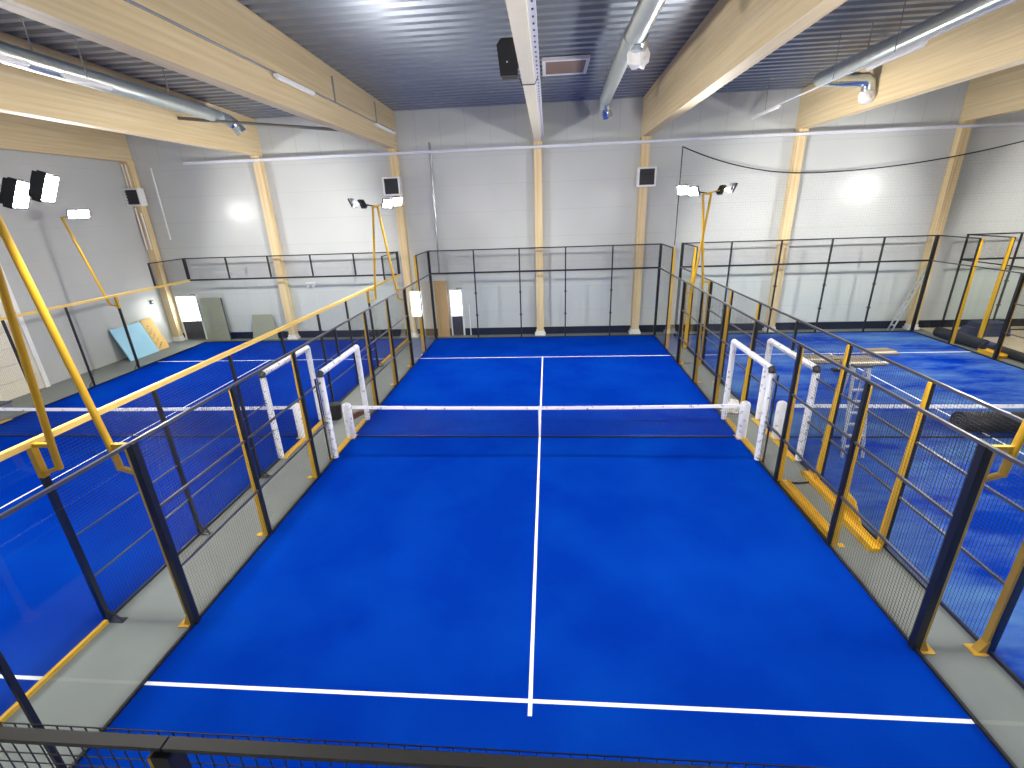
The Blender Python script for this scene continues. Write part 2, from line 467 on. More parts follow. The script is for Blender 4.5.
def gate(x, out, label):
    t = thing('gate_frame', (x, 0, 0), label, 'gate frame', 'padded gate frames beside the nets')
    r = .072; H = 2.2
    for y in (-1.1, 1.1):
        part(MB().tube([(x, y, .02), (x, y, 1.1), (x, y, H - .1)], r, 12), 'leg', M_PAD, t, None, True)
    part(MB().tube([(x, -1.04, H), (x, 0, H), (x, 1.1, H)], r, 12), 'crossbar', M_PAD, t, None, True)
    part(MB().tube([(x, -1.1, H - .07), (x, -1.1, H - .01), (x, -1.06, H + .02)], .076, 10), 'corner_clamp', M_BLACK, t, 'black corner strap', True)
    part(MB().tube([(x, 1.1, H - .12), (x, 1.1, H)], .074, 10), 'corner_clamp', M_WHITE, t, None, True)
    if abs(x) < 5.5: part(box(x + out * .08, x + out * .11, -1.2, -1.17, 0, 2.1), 'side_jamb', M_BLACK, t, 'thin black jamb')
gate(-5.0, -1, 'white padded gate frame on the left side of the middle court')
gate(5.0, 1, 'white padded gate frame on the right side of the middle court')
gate(-6.4, 1, 'white padded gate frame of the left court, across the corridor')
gate(5.9, -1, 'white padded gate frame of the sandy right court')

G_SIDE = 'side fences of the courts'
def side_fence(x, out, label, style='frame', gate_open=True, near=True, far=True):
    """x: court edge, out: direction away from the court; style frame (black/yellow posts) or beam (yellow top beam)"""
    t = thing('side_fence', (x, 0, 0), label, 'fence', G_SIDE)
    # posts
    for y in (-6, -4, -2, 2, 4, 6):
        b = MB()
        if style == 'beam':
            s = .07 if abs(y) == 6 else .055
            b.box(x - s / 2, x + s / 2, y - s / 2, y + s / 2, .012, 2.95, 0)
            b.box(x - .05, x + .05 + out * .22, y - .05, y + .05, 0, .014, 0)
            b.bar((x + out * .03, y, .22), (x + out * .22, y, .02), .02, .02)
            if abs(y) == 6: b.box(x - .04, x + .04, y - .04, y + .04, 2.5, 2.95, 1)
            part(b, 'post', [M_BLACK, M_YEL], t, 'black post with a small foot plate')
        elif abs(y) == 6:
            b.box(x - .047, x + .047, y - .045, y + .045, 0, 3.0, 0)
            b.box(x + out * .05, x + out * .085, y - .04, y + .04, .0, 2.96, 2)
            b.box(x + out * .05, x + out * .22, y - .09, y + .09, 0, .014, 2)
            b.hexa([(x + out * .05, y - .05, .014), (x + out * .15, y - .05, .014), (x + out * .15, y + .05, .014), (x + out * .05, y + .05, .014)],
                   [(x + out * .05, y - .05, .2), (x + out * .07, y - .05, .2), (x + out * .07, y + .05, .2), (x + out * .05, y + .05, .2)], 2)
            part(b, 'post', [M_BLACK, M_RAILTOP, M_YEL], t, 'heavy black end post on a yellow foot')
        else:
            b.box(x - .028, x + .028, y - .032, y + .032, 0, 3.0, 0)
            a0, a1, d0, d1 = out * .028, out * .028, out * .13, out * .055
            b.hexa([(x + a0, y - .026, 0), (x + d0, y - .026, 0), (x + d0, y + .026, 0), (x + a0, y + .026, 0)],
                   [(x + a1, y - .026, 2.98), (x + d1, y - .026, 2.98), (x + d1, y + .026, 2.98), (x + a1, y + .026, 2.98)], 1)
            b.box(x + out * .155, x + out * .26, y - .05, y + .05, 0, .014, 1)
            part(b, 'post', [M_BLACK, M_YEL], t, 'yellow post with a black inner edge')
    # lintel post over the gate
    part(box(x - .025, x + .025, -.025, .025, 2.28, 2.98), 'lintel_post', M_BLACK, t)
    # top rail
    if style == 'beam':
        part(box(x - .038, x + .038, -10.0, 10.0, 2.95, 3.03), 'top_rail', M_BEAMYEL, t, 'pale yellow top beam')
        for ya, yb in ((-10, -6.05), (6.05, 10)): part(box(x, x + out * .055, ya, yb, 0, .06), 'base_beam', M_YEL if x > -10 else M_BLACK, t, 'yellow base beam under the glass' if x > -10 else None)
    else:
        part(box(x - .02, x + .02, -10, 10, 2.98, 3.02), 'top_rail', M_RAIL, t)
        for ya, yb in ((-10, -6.05), (6.05, 10)): part(box(x - .02, x + .02, ya, yb, 0, .05), 'base_rail', M_BLACK, t)
    mids = (1.5, .78) if style == 'beam' else (2.0, 1.0)
    mr = .022 if style == 'beam' else .034
    for z in (mids if x > -10 else ()):
        for ya, yb in ((-6, -1.15), (1.15, 6)): part(box(x - mr / 2, x + mr / 2, ya, yb, z - mr / 2, z + mr / 2), 'mid_rail', M_RAIL, t)
    for ya, yb in ((-6, -1.2), (1.2, 6)): part(box(x - .02, x + .02, ya, yb, .0, .045), 'base_rail', M_BLACK, t)
    for ya, yb in ((-1.15, -.14), (.14, 1.15)): part(box(x + out * .02, x + out * .16, ya, yb, 0, .02), 'threshold', M_YEL, t, 'yellow steel threshold of the gate')
    # wire mesh panels
    for a, c, z0 in ((-6, -4, .05), (-4, -2, .05), (-2, -1.15, .05), (1.15, 2, .05), (2, 4, .05), (4, 6, .05), (-1.15, 1.15, 2.28)):
        part(MB().grid((x, a, z0), (0, 1, 0), (0, 0, 1), c - a, 2.97 - z0, .05, .05, .0026 if x > -10 else .0014), 'mesh_panel', M_WIRE, t)
    # glass ends with mesh above the corner bay
    for s in (-1, 1):
        for a, c in ((6.06, 8), (8, 9.95)):
            part(box(x - .006, x + .006, s * a, s * c, .06, 2.97), 'glass_pane', M_GLASS, t, 'clear glass pane')
        b = MB()
        if style == 'beam':
            b.box(x - .03, x + .03, s * 8 - .03, s * 8 + .03, 3.05, 4.0, 0)
        else:
            b.box(x - .022, x + .022, s * 8 - .025, s * 8 + .025, 0, 4.0, 0)
            if s > 0: b.hexa([(x + out * .024, s * 8 - .03, 0), (x + out * .16, s * 8 - .03, 0), (x + out * .16, s * 8 + .03, 0), (x + out * .024, s * 8 + .03, 0)],
                   [(x + out * .024, s * 8 - .03, 3.98), (x + out * .10, s * 8 - .03, 3.98), (x + out * .10, s * 8 + .03, 3.98), (x + out * .024, s * 8 + .03, 3.98)], 1)
        part(b, 'post', [M_BLACK, M_YEL], t)
        ya, yb = (8, 10) if s > 0 else (-10, -8)
        part(box(x - .02, x + .02, ya, yb, 3.96, 4.0), 'upper_rail', M_BLACK, t)
        part(MB().grid((x, ya, 3.05), (0, 1, 0), (0, 0, 1), 2, .92, .05, .05, .0022), 'upper_mesh', M_WIRE, t)
    return t

side_fence(-5.0, -1, 'fence along the left side of the middle court, yellow backed posts')
side_fence(5.0, 1, 'fence along the right side of the middle court, yellow backed posts')
side_fence(-6.4, 1, 'left court fence with pale yellow top beam and black posts, nearer one', 'beam')
side_fence(-16.4, -1, 'left court far side fence with pale top beam, near the left wall', 'beam')
side_fence(5.9, -1, 'left fence of the sandy right court, yellow posts facing the corridor')
side_fence(15.9, 1, 'right fence of the sandy court, beside the dark rolls')

def end_fence(key, s, label, style='frame', x0=None, x1=None, n=5):
    if key: x0, x1 = CX[key]
    if s < 0: x0, x1 = x0 + .06, x1 + .06
    y = 10.0 * s
    t = thing('end_fence', ((x0 + x1) / 2, y, 0), label, 'fence', 'glass end fences')
    step = (x1 - x0) / n
    for i in range(n + 1):
        x = x0 + i * step; end = i in (0, n)
        wd = (.05 if key else .028) if end else .028
        zb = 3.05 if (style == 'beam') else 0
        b = box(x - wd, x + wd, y - wd, y + wd, zb, 4.066 if s < 0 else 4.0)
        if not end and style != 'beam':
            for z in (1.1, 2.1): b.box(x - .06, x + .06, y - .045, y + .045, z - .025, z + .025)
        if s < 0: b.box(x - wd - .012, x - wd, y - wd, y + wd, 0, 4.06, 1)
        part(b, 'post', [M_BLACK, M_YEL], t)
    for i in range(n):
        a = x0 + i * step
        part(box(a + .03, a + step - .03, y - .006, y + .006, .05, 2.97), 'glass_pane', M_GLASS, t, 'clear glass pane')
        part(MB().grid((a, y + (0 if s > 0 else .036), 3.05), (1, 0, 0), (0, 0, 1), step, 1.035 if s < 0 else .92, .05, .05, .003 if s < 0 else .0022), 'mesh_panel', M_WIRE, t)
        g = .004
        part(box(a + g, a + step - g, y - (.012 if s < 0 else .022), y + (.025 if s < 0 else .022), 4.068 if s < 0 else 3.955, 4.085 if s < 0 else 4.0), 'top_rail', M_RAILTOP if s < 0 else M_BLACK, t)
    part(box(x0, x1, y - .02, y + .02, 2.97, 3.04), 'mid_rail', M_BLACK, t)
    part(box(x0, x1, y - .02, y + .02, 0, .05), 'base_rail', M_BLACK, t)
end_fence('C', 1, 'glass and mesh fence at the far end of the middle court')
end_fence('L', 1, 'frameless glass fence topped with mesh at the far end of the left court', 'beam')
end_fence('R', 1, 'glass and mesh fence at the far end of the sandy right court')
end_fence(None, 1, 'glass and mesh end fence of the unfinished court at far right', 'frame', 17.05, 25.05, 4)
end_fence('C', -1, 'dark mesh fence top in the foreground along the bottom of the view')

# unfinished court: only the first bays of its left side stand
t = thing('side_fence', (17.05, 8, 0), 'glass corner bay of the unfinished court with one yellow post', 'fence', G_SIDE)
x = 17.05
b = MB().box(x - .022, x + .022, 7.975, 8.025, 0, 4.0, 0)
b.hexa([(x - .17, 7.97, 0), (x - .024, 7.97, 0), (x - .024, 8.03, 0), (x - .17, 8.03, 0)], [(x - .11, 7.97, 3.98), (x - .024, 7.97, 3.98), (x - .024, 8.03, 3.98), (x - .11, 8.03, 3.98)], 1)
part(b, 'post', [M_BLACK, M_YEL], t, 'yellow backed black post')
part(box(x - .02, x + .02, 6, 9.95, 2.98, 3.02), 'top_rail', M_BLACK, t)
part(box(x - .02, x + .02, 8, 9.95, 3.96, 4.0), 'upper_rail', M_BLACK, t)
part(box(x - .02, x + .02, 6, 9.95, 0, .05), 'base_rail', M_BLACK, t)
part(MB().grid((x, 8, 3.05), (0, 1, 0), (0, 0, 1), 1.95, .92, .05, .05, .0022), 'upper_mesh', M_WIRE, t)
for a, c in ((6.0, 7.95), (8.05, 9.95)):
    part(box(x - .006, x + .006, a, c, .06, 2.97), 'glass_pane', M_GLASS, t, 'clear glass pane')
part(box(x - .05, x + .05, 5.92, 6.0, 0, 3.02), 'post', M_BLACK, t)

# ------------------------------------------------------------------ light towers
def floodlight(t, base, yaw_dir, tilt):
    """twin LED heads on a short arm; local frame: f aims, r sideways, u up"""
    f = Vector(yaw_dir).normalized(); f = (f * math.cos(tilt) + Vector((0, 0, -1)) * math.sin(tilt)).normalized()
    r = f.cross(Vector((0, 0, 1))).normalized(); u = r.cross(f)
    c0 = Vector(base)
    def slab(mb, c, wx, hz, d):
        a, b_, e = r * wx / 2, u * hz / 2, f * d / 2
        mb.hexa([c - a - b_ - e, c + a - b_ - e, c + a - b_ + e, c - a - b_ + e], [c - a + b_ - e, c + a + b_ - e, c + a + b_ + e, c - a + b_ + e])
    hb = MB(); slab(hb, c0, .40, .30, .07)
    for k in range(7):
        slab(hb, c0 - f * .055 + r * (-.15 + .05 * k), .008, .26, .05)
    hd = part(hb, 'lamp_head', M_BLACK, t, 'black finned lamp head')
    lb = MB(); slab(lb, c0 + f * .038, .35, .25, .006)
    part(lb, 'lamp_lens', M_LED, hd, 'glowing white lens')
    return c0

def tower(xa, xb, y, sy, label, sides=(-1, 1)):
    """A-frame of two yellow tubes shared by two courts: bracketed to the end posts at xa and xb"""
    xm = (xa + xb) / 2 if xa is not None else xb - .7
    t = thing('light_tower', (xm, y, 2.6), label, 'floodlight mast', 'yellow floodlight masts')
    H = 5.82; r = .042
    for xs, sg in ((xa, 1), (xb, -1)):
        if xs is None: continue
        xp = xs + sg * .27
        part(MB().tube([(xp, y, 2.62), (xp + sg * .02, y, 2.9), (xm + sg * (.13 if 0 < xm < 8 else -.08), y, H)], r, 10), 'pole', M_YEL, t, None, True)
        b = MB().bar((xs + sg * .05, y, 2.97), (xp + sg * .01, y, 2.97), .05, .05).bar((xs + sg * .05, y, 2.56), (xp, y, 2.64), .05, .05)
        part(b, 'bracket', M_YEL, t)
    part(MB().bar((xm - .12, y, H), (xm + .12, y, H), .06, .06), 'head_plate', M_YEL, t)
    for sd in sides:
        part(MB().bar((xm, y, H + .02), (xm + sd * .62, y, H + .12), .04, .04).bar((xm + sd * .30, y - .22, H + .08), (xm + sd * .30, y + .22, H + .08), .03, .03), 'arm', M_YEL if sd > 0 else M_BLACK, t)
        for k, (dx, dy) in enumerate(((.44, 0.0), (.78, 0.0))):
            floodlight(t, (xm + sd * dx, y, H + .10 + .05 * k), (sd, -(.65 if (sd > 0) == (xm < 0) and abs(xm) < 8 else .02) * sy, 0), math.radians(24))
tower(-6.4, -5.0, 6, 1, 'yellow twin pole floodlight mast between left and middle courts, far one')
tower(-6.4, -5.0, -6, -1, 'yellow twin pole floodlight mast between left and middle courts, large near one')
tower(5.0, 5.9, 6, 1, 'yellow twin pole floodlight mast between middle and sandy courts, far one')
tower(5.0, 5.9, -6, -1, 'yellow twin pole floodlight mast at the right edge, near one')
# single pole masts on the far side of the left court
def single_mast(x, y, sy, label):
    t = thing('light_tower', (x, y, 2.6), label, 'floodlight mast', 'yellow floodlight masts')
    xp = x - .3
    part(MB().tube([(xp, y, 2.62), (xp - .1, y, 2.95), (xp - .75, y, 5.85)], .042, 10), 'pole', M_YEL, t, None, True)
    part(MB().bar((x - .05, y, 2.97), (xp - .1, y, 2.97), .05, .05).bar((x - .05, y, 2.6), (xp, y, 2.64), .05, .05), 'bracket', M_YEL, t)
    part(MB().bar((xp - .8, y, 5.85), (xp - .05, y, 5.95), .04, .04), 'arm', M_YEL, t)
    for dx in (-.25, .1): floodlight(t, (xp + dx, y, 5.97), (1, -.25 * sy, 0), math.radians(20))
single_mast(-16.4, 6, 1, 'single yellow floodlight mast beside the left wall')
tower(15.9, 17.05, 6, 1, 'yellow floodlight mast between sandy and unfinished courts, far right one', (-1, 1))
tower(15.9, 17.05, -6, -1, 'added yellow floodlight mast between sandy and unfinished courts, unseen fill light beyond the right edge', (-1,))  # near mast out of view, added for extra light on the right side
tower(None, -16.4, -6, -1, 'added yellow floodlight mast left of the left court, unseen fill light beyond the left edge', (1,))  # unseen mast put in to even out the light over the left court

# ------------------------------------------------------------------ things on the end wall
def wall_fan(c, z, label, yw=.0):
    t = thing('fan_heater', (c, 10.33, z), label, 'fan heater', 'square fan heaters on the columns')
    x0, x1, y0, y1 = c - .36, c + .36, 9.98, 10.33
    b = box(x0, x1, y0, y1, z - .36, z - .30).box(x0, x1, y0, y1, z + .30, z + .36).box(x0, x0 + .06, y0, y1, z - .30, z + .30).box(x1 - .06, x1, y0, y1, z - .30, z + .30)
    part(b, 'casing', M_WHITE, t, 'white square casing')
    g = MB()
    for k in range(9): g.bar((x0 + .06, y0 + .03, z - .26 + .065 * k), (x1 - .06, y0 + .03, z - .26 + .065 * k), .05, .012, up=(0, .6, 1))
    g.box(x0 + .06, x1 - .06, y0 + .10, y0 + .12, z - .3, z + .3)
    part(g, 'louvres', M_GRILLE, t, 'dark louvres')
    part(box(c - .1, c + .1, y1, 10.38, z - .1, z + .1), 'mount', M_WHITE, t)
wall_fan(4.25, 6.6, 'white framed fan heater on the column right of the centre line')
wall_fan(-6.3, 6.65, 'white framed fan heater on the column just above the lit floodlight')
wall_fan(-18.0, 6.65, 'white framed fan heater in the far left corner')

t = thing('cable_tray', (0, 10.3, 7.9), 'long pale cable tray running across the end wall under the beams', 'cable tray')
part(box(-15.4, 24, 10.22, 10.34, 7.86, 7.88).box(-15.4, 24, 10.22, 10.225, 7.88, 7.95).box(-15.4, 24, 10.335, 10.34, 7.88, 7.95), 'channel', M_TRAY, t)
part(MB().tube([(-15.3, 10.28, 7.9), (24, 10.28, 7.9)], .018, 8).tube([(-15.3, 10.31, 7.9), (24, 10.31, 7.9)], .014, 8), 'cables', M_WHITE, t, 'pale cables', True)
b = MB()
for c in COLS: b.bar((c, 10.2, 7.85), (c, 10.4, 7.85), .05, .03)
part(b, 'bracket', M_ALU, t)

tag(MB().tube([(-4.66, 10.62, 8.3), (-4.70, 10.62, 3.6), (-4.72, 10.62, 2.9)], .045, 10).build('wall_pipe', M_PIPE, None, True), 'thin grey vertical pipe on the end wall left of the middle court', 'pipe', kind='thing')
tag(MB().tube([(-3.45, 10.64, 0.0), (-3.45, 10.64, 1.5)], .025, 8).build('wall_pipe', M_WHITE, None, True), 'short white conduit rising beside the narrow lit door', 'pipe', kind='thing')
t = thing('conduit_run', (-18.3, 10.3, 4), 'bundle of shiny vertical conduits in the far left corner', 'pipe')
for (x, z0, z1) in ((-18.30, 7.05, 8.0), (-18.14, 7.05, 8.0), (-18.28, 4.4, 6.22), (-18.06, 4.4, 6.0), (-17.0, 4.8, 7.8)):
    part(MB().tube([(x, 10.3, z0), (x, 10.3, z1)], .03, 8), 'conduit', M_WHITE, t, None, True)
t = thing('emergency_light', (-10.9, 10.69, 2.6), 'small white twin head emergency light on the end wall', 'lamp')
part(box(-11.15, -10.7, 10.62, 10.7, 2.52, 2.66), 'housing', M_WHITE, t)
for x in (-11.05, -10.78): part(MB().tube([(x, 10.6, 2.5), (x, 10.52, 2.47)], .06, 10), 'lamp_head', M_WHITE, t, None, True)
t = thing('wall_sensor', (XL, 9.75, 2.1), 'small dark box on the left wall above the boards', 'sensor')
part(box(XL, XL + .07, 9.68, 9.8, 1.98, 2.16), 'housing', M_GRILLE, t); part(box(XL + .07, XL + .09, 9.72, 9.76, 2.04, 2.1), 'button', M_WHITE, t)

# safety netting hung behind the right court
def rope_z(x):
    return 6.5 + (1.15 * ((10.8 - x) / 5.2) ** 2 if x < 10.8 else .87 * ((x - 10.8) / 7.7) ** 2)
xs = [5.6 + .25 * i for i in range(61)]
t = thing('safety_net', (5.6, 10.2, 3.9), 'fine dark safety netting hung on a sagging rope behind the sandy court', 'netting')
part(MB().tube([(x, 10.16, rope_z(x)) for x in xs], .022, 8), 'rope', M_BLACK, t, 'sagging black rope', True)
b = MB()
for i in range(151):
    x = 5.6 + .1 * i; b.bar((x, 10.16, 3.9), (x, 10.16, rope_z(x)), .0014, .0014, up=(0, 1, 0))
z = 3.9
while z < 7.6:
    seg = [x for x in xs if rope_z(x) > z]
    a = None
    for i in range(len(xs)):
        if rope_z(xs[i]) > z:
            if a is None: a = xs[i]
            last = xs[i]
        elif a is not None:
            if last > a: b.bar((a, 10.16, z), (last, 10.16, z), .0014, .0014, up=(0, 1, 0))
            a = None
    if a is not None and last > a: b.bar((a, 10.16, z), (last, 10.16, z), .0014, .0014, up=(0, 1, 0))
    z += .1
part(b, 'netting', M_WIRE, t)
part(MB().tube([(5.6, 10.16, 3.9), (5.6, 10.16, 7.66)], .02, 8), 'edge_cord', M_BLACK, t, None, True)

# ------------------------------------------------------------------ under the roof
def duct_path(pts, step=.11):
    out = []
    for a, b_ in zip(pts[:-1], pts[1:]):
        a, b_ = Vector(a), Vector(b_); n = max(1, int((b_ - a).length / step))
        for i in range(n): out.append(a.lerp(b_, i / n))
    out.append(Vector(pts[-1])); return out

def ribbed(pts, r, step=.11, k=1.055):
    p = duct_path(pts, step)
    return MB().tube(p, r, 20, radii=[r * (k if i % 2 else 1.0) for i in range(len(p))])

t = thing('ventilation_duct', (2.1, 2, 8.9), 'long round galvanised duct above the right half of the middle court', 'duct')
part(ribbed([(2.07, -9, 8.9), (2.10, 1.0, 8.9)], .205), 'main_duct', M_ZINC, t, None, True)
part(ribbed([(2.03, .9, 8.88), (2.17, 7.0, 8.85)], .18), 'reduced_duct', M_ZINC, t, 'thinner pale duct run', True)
part(MB().tube([(2.17, 7.0, 8.85), (2.18, 7.25, 8.82), (2.21, 7.45, 8.73), (2.26, 7.58, 8.58), (2.33, 7.64, 8.42)], .185, 18, caps=False), 'outlet_elbow', M_FLEX, t, 'shiny outlet elbow', True)
part(MB().tube([(2.325, 7.635, 8.46), (2.33, 7.64, 8.44)], .176, 18), 'outlet_mouth', M_GRILLE, t, 'dark outlet mouth', True)
part(MB().tube([(2.16, .85, 8.86), (2.22, 1.2, 8.80), (2.25, 1.35, 8.72)], .19, 16), 'branch', M_FLEX, t, 'short branch sleeve', True)
b = MB(); rr = random.Random(3)
b.tube([(2.25, 1.32, 8.76), (2.25, 1.36, 8.64), (2.25, 1.42, 8.5), (2.25, 1.46, 8.4)], .2, 16, radii=[.19, .235, .225, .13])
b.v = [(v[0] + rr.uniform(-.025, .025), v[1] + rr.uniform(-.025, .025), v[2] + rr.uniform(-.025, .025)) for v in b.v]
part(b, 'plastic_wrap', M_WRAP, t, 'crumpled white plastic wrapped outlet', True)
for y in (-4, 0, 3.5, 6.5): part(MB().bar((2.08 + .01 * y, y, 9.05), (2.08 + .01 * y, y, zc(y)), .02, .02), 'hanger', M_PIPE, t)

t = thing('ventilation_duct', (8.5, 0, 8.85), 'long round galvanised duct over the sandy court ending in a silver elbow', 'duct')
part(ribbed([(8.55, -9, 8.9), (8.45, 6.1, 8.9)], .19), 'main_duct', M_ZINC, t, None, True)
part(MB().tube([(8.45, 5.85, 8.88), (8.65, 6.0, 8.86), (9.3, 6.1, 8.85), (9.72, 6.1, 8.83), (9.86, 6.1, 8.72), (9.9, 6.1, 8.5)], .2, 18), 'elbow', M_FLEX, t, 'shiny silver elbow', True)
b = MB(); b.tube([(9.9, 6.1, 8.52), (9.9, 6.1, 8.42), (9.9, 6.1, 8.28), (9.9, 6.1, 8.2)], .2, 14, radii=[.19, .24, .22, .13])
b.v = [(v[0] + rr.uniform(-.025, .025), v[1] + rr.uniform(-.025, .025), v[2] + rr.uniform(-.025, .025)) for v in b.v]
part(b, 'plastic_wrap', M_WRAP, t, 'clear plastic wrapped outlet', True)
for y in (-4, 0, 4): part(MB().bar((8.48, y, 9.05), (8.48, y, zc(y)), .02, .02), 'hanger', M_PIPE, t)

t = thing('ventilation_duct', (-10.8, 0, 8.8), 'pale round duct over the left court ending in a shiny outlet', 'duct')
part(ribbed([(-10.3, -6, 8.85), (-10.8, 6.3, 8.85)], .19), 'main_duct', M_ZINC, t, None, True)
part(MB().tube([(-10.8, 6.3, 8.85), (-10.78, 6.7, 8.82), (-10.7, 6.95, 8.7), (-10.55, 7.05, 8.45)], .19, 18), 'outlet_elbow', M_FLEX, t, 'shiny outlet elbow', True)
for y in (-4, 0, 4): part(MB().bar((-10.5 - .04 * y, y, 9.0), (-10.5 - .04 * y, y, zc(y)), .02, .02), 'hanger', M_PIPE, t)

tag(MB().tube([(-12.02, 6.0, 8.81), (-10.26, 6.0, 8.61), (-6.38, 6.0, 8.2)], .05, 10).build('steel_tie', M_DARKPIPE, None, True), 'thin dark tie rod slanting between the left roof beams', 'rod', kind='thing')

def strip_light(x, y0, y1, z, label, face):
    t = thing('strip_light', (x, (y0 + y1) / 2, z), label, 'strip light', 'white strip lights under the roof')
    part(box(x - .05, x + .05, y0, y1, z, z + .06), 'housing', M_WHITE, t)
    part(MB().tube([(x, y0 + .02, z - .015), (x, y1 - .02, z - .015)], .035, 10), 'diffuser', M_WHITE, t, None, True)
    if face: part(MB().bar((x - .05, (y0 + y1) / 2, z + .03), (x + face, (y0 + y1) / 2, z + .03), .04, .04), 'mount', M_WHITE, t)
    else: part(MB().bar((x, (y0 + y1) / 2, z + .06), (x, (y0 + y1) / 2, zc(y0)), .015, .015), 'mount', M_PIPE, t)
strip_light(-5.94, 1.2, 3.05, 8.62, 'white strip light midway along the deep beam left of centre', -.08)
strip_light(-5.94, 7.85, 10.1, 8.60, 'white strip light at the wall end of the deep beam left of centre', -.08)
strip_light(8.0, 1.15, 3.0, 8.46, 'white strip light slung under the right duct, nearer one', 0)
strip_light(7.95, 7.5, 9.7, 8.46, 'white strip light beyond the end of the right duct', 0)
strip_light(-9.7, -3.0, -1.0, 8.5, 'white strip light at the far left edge under the roof', 0)
strip_light(-9.75, -.25, .9, 8.5, 'white strip light over the left court beside the pale duct', 0)
t = thing('lighting_trunking', (-6.0, 0, 8.7), 'thin grey trunking along the deep beam left of centre', 'trunking')
part(box(-6.025, -5.985, YN + .1, 10.3, 8.70, 8.74), 'channel', M_PIPE, t)
for yy in (4.6, 8.2): part(box(-6.025, -5.985, yy, yy + .04, 8.74, 9.4), 'dropper', M_PIPE, t)
t = thing('lighting_trunking', (8, 0, 8.6), 'thin pale trunking joining the strip lights beside the right duct', 'trunking')
part(box(7.98, 8.02, -9, 10.3, 8.53, 8.56), 'channel', M_TRAY, t)
for yy in (4.5, -2): part(MB().bar((8, yy, 8.56), (8, yy, zc(yy)), .012, .012), 'hanger', M_PIPE, t)

# speaker
t = thing('loudspeaker', (-.57, 1.0, 8.6), 'black loudspeaker hung on the left side of the narrow cream beam', 'loudspeaker')
prof = [(-.74, 8.27), (-.37, 8.27), (-.345, 8.85), (-.43, 8.95), (-.70, 8.95), (-.80, 8.84)]
b = MB(); n = len(prof)
b._add([(x, .80, z) for x, z in prof] + [(x * .9 - .05, 1.15, z) for x, z in prof],
       [tuple(range(n)), tuple(range(2 * n - 1, n - 1, -1))] + [(k, k + n, (k + 1) % n + n, (k + 1) % n) for k in range(n)])
part(b, 'cabinet', M_SPEAK, t)
part(MB().bar((-.40, 1.0, 8.6), (-.275, 1.0, 8.6), .05, .3), 'wall_bracket', M_BLACK, t)
pg = [(-.70, 8.31), (-.41, 8.31), (-.40, 8.82), (-.46, 8.90), (-.68, 8.90), (-.75, 8.81)]
b = MB(); b._add([(x, .79, z) for x, z in pg] + [(x, .80, z) for x, z in pg], [tuple(range(n))] + [(k, k + n, (k + 1) % n + n, (k + 1) % n) for k in range(n)])
part(b, 'grille', M_BLACK, t)
part(box(-.60, -.57, .782, .79, 8.50, 8.53), 'badge', M_WHITE, t, 'tiny pale badge')
tag(MB().tube([(-.36, .9, 8.30), (-.285, .85, 8.09), (-.1, .85, 8.085), (-.005, .85, 8.09), (.06, .8, 8.2)], .009, 6).build('speaker_cable', M_BLACK, None, True), 'thin dark cable looping under the narrow cream beam', 'cable', kind='thing')
# roof hatch
t = thing('roof_hatch', (.8, 5.8, 9.6), 'brown roof hatch in a pale frame beside the narrow cream beam', 'hatch')
b = MB()
for (x0, x1, y0, y1) in ((.12, 1.50, 5.0, 5.12), (.12, 1.50, 6.55, 6.67), (.12, .22, 5.12, 6.55), (1.40, 1.50, 5.12, 6.55)):
    b.box(x0, x1, y0, y1, 9.53, 9.62)
part(b, 'frame', M_TRAY, t, 'pale frame'); part(box(.22, 1.40, 5.12, 6.55, 9.55, 9.66), 'lid', M_BROWNV, t, 'brown lid')

# ------------------------------------------------------------------ loose things on the floor
# boards against the left wall
t = thing('insulation_board', (-18.0, 7.9, 0), 'pale blue board leaning on the left wall, beside an orange board', 'board')
b = MB(); x0, x1 = -17.78, -18.30
b.hexa([(x0, 7.1, 0), (x0 + .05, 7.1, 0), (x0 + .05, 8.66, 0), (x0, 8.66, 0)], [(x1, 7.1, 1.38), (x1 + .05, 7.1, 1.38), (x1 + .05, 8.66, 1.38), (x1, 8.66, 1.38)])
part(b, 'sheet', M_BLUEB, t)
t = thing('printed_board', (-18.0, 9.1, 0), 'orange board with dark smudged print leaning on the left wall', 'board')
b = MB()
b.hexa([(x0 - .02, 8.70, 0), (x0 + .02, 8.70, 0), (x0 + .02, 9.33, 0), (x0 - .02, 9.33, 0)], [(x1, 8.70, 1.42), (x1 + .04, 8.70, 1.42), (x1 + .04, 9.33, 1.42), (x1, 9.33, 1.42)])
part(b, 'sheet', M_ORANGE, t)
b = MB(); r2 = random.Random(5)
for k in range(14):
    s = .12 + .075 * k; y = 8.76 + .1 * (k % 3) + r2.uniform(-.03, .03)
    xx = x0 + .02 + (x1 - x0) * (s / 1.42) + .026
    w2 = r2.uniform(.03, .09)
    b.hexa([(xx, y, s), (xx + .004, y, s), (xx + .004, y + w2, s), (xx, y + w2, s)],
           [(xx - .015, y + .02, s + .045), (xx - .011, y + .02, s + .045), (xx - .011, y + w2, s + .045), (xx - .015, y + w2, s + .045)])
part(b, 'print', M_INK, t, 'dark smudged print')

